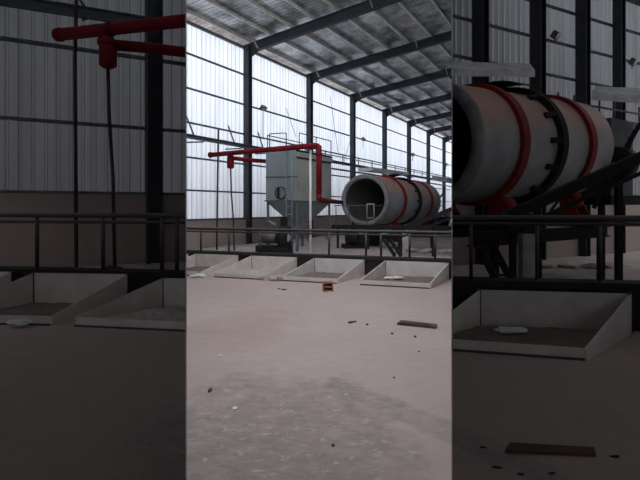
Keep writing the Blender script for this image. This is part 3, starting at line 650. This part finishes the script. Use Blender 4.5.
q = at(75, 60, 10.1); tag(MB().path([at(77, -22, 10.1), q, V(q.x+.03, q.y, .35)], .04, 8).build('standpipe', M['greypipe'], zone='L'), 'thin dark standpipe left of the hanging filter in the dim left bay', 'pipe')
for s, t in ((0, 0),):
    ws = thing('wall_stay', at(92, 17, 11), 'small angled stay under the slanting beam of the dim left bay', 'stay'); bars('rod', M['girt'], ws, [(at(80, 0, 11), at(92, 17, 11), .05, .05), (at(82, 20, 11), at(104, 13, 11.2), .05, .05)], 'L')
pile('rubble_heap', G(97, 9.3)+V(0, 0, .35), .3, 14, 'low dark rubble behind the guard rail of the dim left bay', 'rubble', 'L', 'dirt', .8, 2.6)

# ================================================================== RIGHT SIDE BAY (darker)
def Rw(px): D = 10237/(1200-px); return G(px, D)
Ra, Rb = Rw(430), Rw(735); Rd = (Rb-Ra).normalized(); Rl = (Rb-Ra).length; Rn = V(-Rd.y, Rd.x, 0)
rw = sheet_wall('wall_right_bay', Ra, Rd, Rl, 1.95, 9.45, M['dimmed_right'], 'R')
brick('wall_right_bay_lower', Ra-Rn*.05, Rd, Rl, 0, 1.97, 'R')
mb = MB(); mb.prism([Ra+V(0, 0, 9.45), Rb+V(0, 0, 9.45), Rb+V(0, 0, 11.5), Ra+V(0, 0, 11.5)], Rn*.05); tag(mb.build('wall_right_bay_upper', M['shed'], zone='R'), kind='structure')
for z, h_ in ((8.25, .08), (7.13, .08), (6.02, .08), (4.85, .08), (9.42, .2)):
    o = MB().beam(Ra-Rn*.1+V(0, 0, z), Rb-Rn*.1+V(0, 0, z), .06, h_).build('girt', M['girt'], origin=world_loc(rw), zone='R')
    o.parent = rw; o.matrix_parent_inverse = Matrix.Rotation(-rw.rotation_euler.z, 4, 'Z') @ Matrix.Translation(-Vector(rw.location))
for px, wd, t in ((474, .36, 'leftmost'), (531, .36, 'second from the left'), (576, .33, 'third from the left'), (612, .28, 'fourth from the left'), (641, .28, 'at the right edge of the photo')):
    p = Rw(px)-Rn*.25; mb = MB(); mb.ibeam(p, p+V(0, 0, 9.8), wd*1.15, .26, .04, up=tuple(Rd)); tag(mb.build('column', M['steel'], zone='R'), f'dark steel column behind the drum in the dim right bay, {t}', 'column', 'columns of the dim right bay', 'structure')
hr = thing('wall_walkway', Rw(560), 'thin grey handrail along the wall behind the dim right bay drum', 'walkway')
MB().tube(Rw(520)-Rn*.5+V(0, 0, 5.1), Rb-Rn*.5+V(0, 0, 5.1), .035).build('handrail', M['girt'], hr, 'R'); MB().beam(Ra-Rn*.5+V(0, 0, 4.6), Rb-Rn*.5+V(0, 0, 4.6), .12, .15).build('beam', M['girt'], hr, 'R')
for px in (544, 560, 585, 600, 625): q = Rw(px)-Rn*.5; MB().tube(q+V(0, 0, 4.6), q+V(0, 0, 5.35), .035).build('post', M['girt'], hr, 'R')
floodlight(Rw(545)-Rn*.35+V(0, 0, H(35, 15.3)), (.7, -.6, -.3), 'R', 'small floodlight right of the second column in the dim right bay', .25, 1.0)
floodlight(Rw(622)-Rn*.35+V(0, 0, H(61, 17.3)), (.7, -.6, -.3), 'R', 'small floodlight near the right edge of the photo in the dim right bay', .25, 1.0)
curb('trim_3', V(1.5, 7.08, 0), V(6.6, 6.25, 0), .66, .3, 'R')
m = MB(); m.prism([V(1.5, 7.4, 0), V(9, 6.2, 0), V(16, 14, 0), V(14, 24, 0), V(3, 15, 0)], (0, 0, .08)); tag(m.build('floor_right_raised', M['slab'], zone='R'), kind='structure')
railing(V(1.5, 7.2, 0), V(6.6, 6.37, 0), .64, [(1.55, .05), (1.47, .03)], [471, 537, 600, 662], 'dusty black guard rail behind the dim right bay bin', 'R', .026)
skip_bin(V(1.19, 5.83, 0), V(2.95, 5.36, 0), V(2.25, 6.8, 0), V(4.18, 6.48, 0), .54, .13, 'large grey feed bin in the dim right bay, a pale bag inside', 'R', 'feed bins in the dim side bays')
skip_bin(V(3.75, 5.35, 0), V(5.6, 5.0, 0), V(4.75, 6.4, 0), V(6.5, 6.1, 0), .2, .13, 'sliver of a feed bin at the right edge of the dim right bay', 'R', 'feed bins in the dim side bays')
bag(V(2.45, 6.3, .05), .2, 'crumpled pale bag lying inside the dim right bay bin', 'R')
bp_, be_ = V(1.87, 8.34, 2.81), V(5.67, 11.1, 3.07); RA = (be_-bp_).normalized(); RL = (be_-bp_).length
drum(bp_, RA, RL, 1.06, 'huge dim grey rotary drum with dark red rings in the right bay', 'R', 'rotary drums', zfoot=.08)
for f, t in ((.26, 'near its mouth'), (.78, 'near its tail')): cradle(bp_+RA*RL*f, RA, 1.06, 1.32, 'R', f'red roller support under the dim right bay drum, {t}', 'roller supports in the right bay')
# steel frame carrying the drum
fr = thing('drum_stand', V(3.5, 9.3, .08), 'dark steel frame carrying the dim right bay drum', 'frame')
for sg in (-1, 1):
    off = V(RA.y, -RA.x, 0)*sg*.9; z = V(0, 0, 1.20)
    f0, f1 = V(bp_.x, bp_.y, 0)+off+z, V(be_.x, be_.y, 0)+off+z
    MB().ibeam(f0, f1, .16, .24, .03).build('long_beam', M['dark'], fr, 'R')
    for t in ((.13, .41, .94) if sg > 0 else (.25, 1.0)): q = f0.lerp(f1, t); MB().beam(V(q.x, q.y, .08), q, .12, .12).build('leg', M['dark'], fr, 'R')
# conveyor in front of the right drum
cv = thing('inclined_conveyor', V(3, 7.8, .08), 'dark inclined conveyor rising rightward before the dim right bay drum', 'conveyor')
a, b = at(505, 216, 7.6), at(655, 150, 7.9)
MB().beam(a, b, .5, .06).build('belt', M['dark'], cv, 'R'); MB().beam(a+V(-.05, -.27, 0), b+V(-.05, -.27, 0), .05, .16).build('side_rail', M['dark'], cv, 'R')
MB().beam(a+V(-.05, -.27, -.24), b+V(-.05, -.27, -.24), .04, .06).build('lower_chord', M['dark'], cv, 'R')
for t in (.05, .25, .45, .65, .85): MB().beam(a.lerp(b, t)+V(-.05, -.27, -.24), a.lerp(b, t+.1)+V(-.05, -.27, 0), .03, .03).build('lattice', M['dark'], cv, 'R')
for t in (.05, .75): q = a.lerp(b, t); MB().beam(V(q.x, q.y, .08), q, .09, .09).build('leg', M['dark'], cv, 'R')
st = thing('steel_stair', V(2.6, 7.6, .08), 'dark stair strings slanting down behind the rail in the dim right bay', 'stair')
for dx in (0, 15): MB().beam(at(475+dx, 240, 7.7), at(498+dx, 284, 7.5), .06, .10).build('stringer', M['dark'], st, 'R')
for t in (.2, .5, .8): MB().beam(at(475, 240, 7.7).lerp(at(498, 284, 7.5), t), at(490, 240, 7.7).lerp(at(513, 284, 7.5), t), .12, .02).build('tread', M['dark'], st, 'R')
pp = G(527, 7.75); tag(MB().box(pp+V(0, 0, .68), (.22, .2, 1.2)).build('plaster_post', M['pale'], zone='R'), 'short pale post behind the guard rail in the dim right bay', 'post')
mb = MB(); a_, b_ = mb.frame(RA); cc = bp_+RA*RL*.40
for i in range(9):
    t = math.radians(62+i*8); t2 = math.radians(70+i*8); r = 1.24
    p, q = cc+a_*r*math.cos(t)+b_*r*abs(math.sin(t)), cc+a_*r*math.cos(t2)+b_*r*abs(math.sin(t2)); mb.prism([p, q, q+V(0, 0, .02), p+V(0, 0, .02)], RA*.75)
tag(mb.build('gear_hood', M['dark'], zone='R'), 'dark curved hood over the gear ring of the dim right bay drum', 'hood')
tag(MB().prism([at(440, 76, 10), at(535, 77, 11.4), at(530, 70, 12.2), at(440, 68, 11)], (0, 0, .16)).build('air_duct', M['duct'], zone='R'), 'pale flat duct above the dim right bay drum', 'duct')
tag(MB().prism([at(592, 100, 11.5), at(650, 104, 12.2), at(655, 96, 13.2), at(596, 94, 12.5)], (0, 0, .2)).build('tail_canopy', M['duct'], zone='R'), 'pale flat canopy above the tail of the dim right bay drum', 'canopy')
tm = thing('tail_gearbox', V(7.0, 12.0, .08), 'dark jumble of gearbox and chute at the tail of the dim right bay drum', 'machine')
MB().box((6.9, 11.9, 2.9), (1.1, 1.1, 1.8), .6).build('chute', M['gearbox'], tm, 'R'); MB().box((7.3, 12.2, 1.9), (1.8, 1.0, .24), .6).build('base', M['dark'], tm, 'R')
for x, y in ((7.05, 12.05), (7.5, 12.75)): MB().beam(V(x, y, .08), V(x, y, 1.8), .1, .1).build('leg', M['dark'], tm, 'R')
MB().lathe(V(6.6, 10.8, 2.7), RA, [(0, .1), (.02, .38), (.4, .38), (.42, .2)], 24).build('pulley', M['dark'], tm, 'R')
for k in range(5): MB().beam(V(6.1+.25*k, 10.7, 1.7+.25*k), V(7.2-.1*k, 10.8, 3.6-.15*k), .07, .07).build('strut', M['dark'], tm, 'R'); MB().lathe(V(6.25, 10.2, 2.55), (-.4, -1, 0), [(0, .12), (.08, .12)], 14).build('cap', M['hood'], tm, 'R')
o = thing('floor_plank', G(553, 3.4), 'flat dark plank lying low on the dim right bay floor', 'plank')
MB().prism([G(505, EYE*F/245)+V(0, 0, .001), G(596, EYE*F/249)+V(0, 0, .001), G(594, EYE*F/242)+V(0, 0, .001), G(510, EYE*F/237)+V(0, 0, .001)], (0, 0, .02)).build('board', M['wood'], o, 'R')
for px, y, wd, t, a in ((483, 448, .06, 'tiny dark chip left of the plank in the dim right bay', 0), (497, 468, .09, 'dark chip below the left end of the dim right bay plank', -.3), (521, 475, .06, 'faint chip at the lower left of the dim right bay floor', 0), (552, 474, .06, 'dark chip below the middle of the dim right bay plank', 0), (615, 457, .10, 'thin splinter right of the dim right bay plank', 0)):
    scrap(px, y, wd, t, 'dirt', .012, 'R', a, dep=.018)
pile('dirt_ridge', G(575, 13)+V(0, 0, .08), .4, 16, 'low ridge of dirt behind the rail in the dim right bay', 'dirt', 'R', 'slab', .35, 3.0)
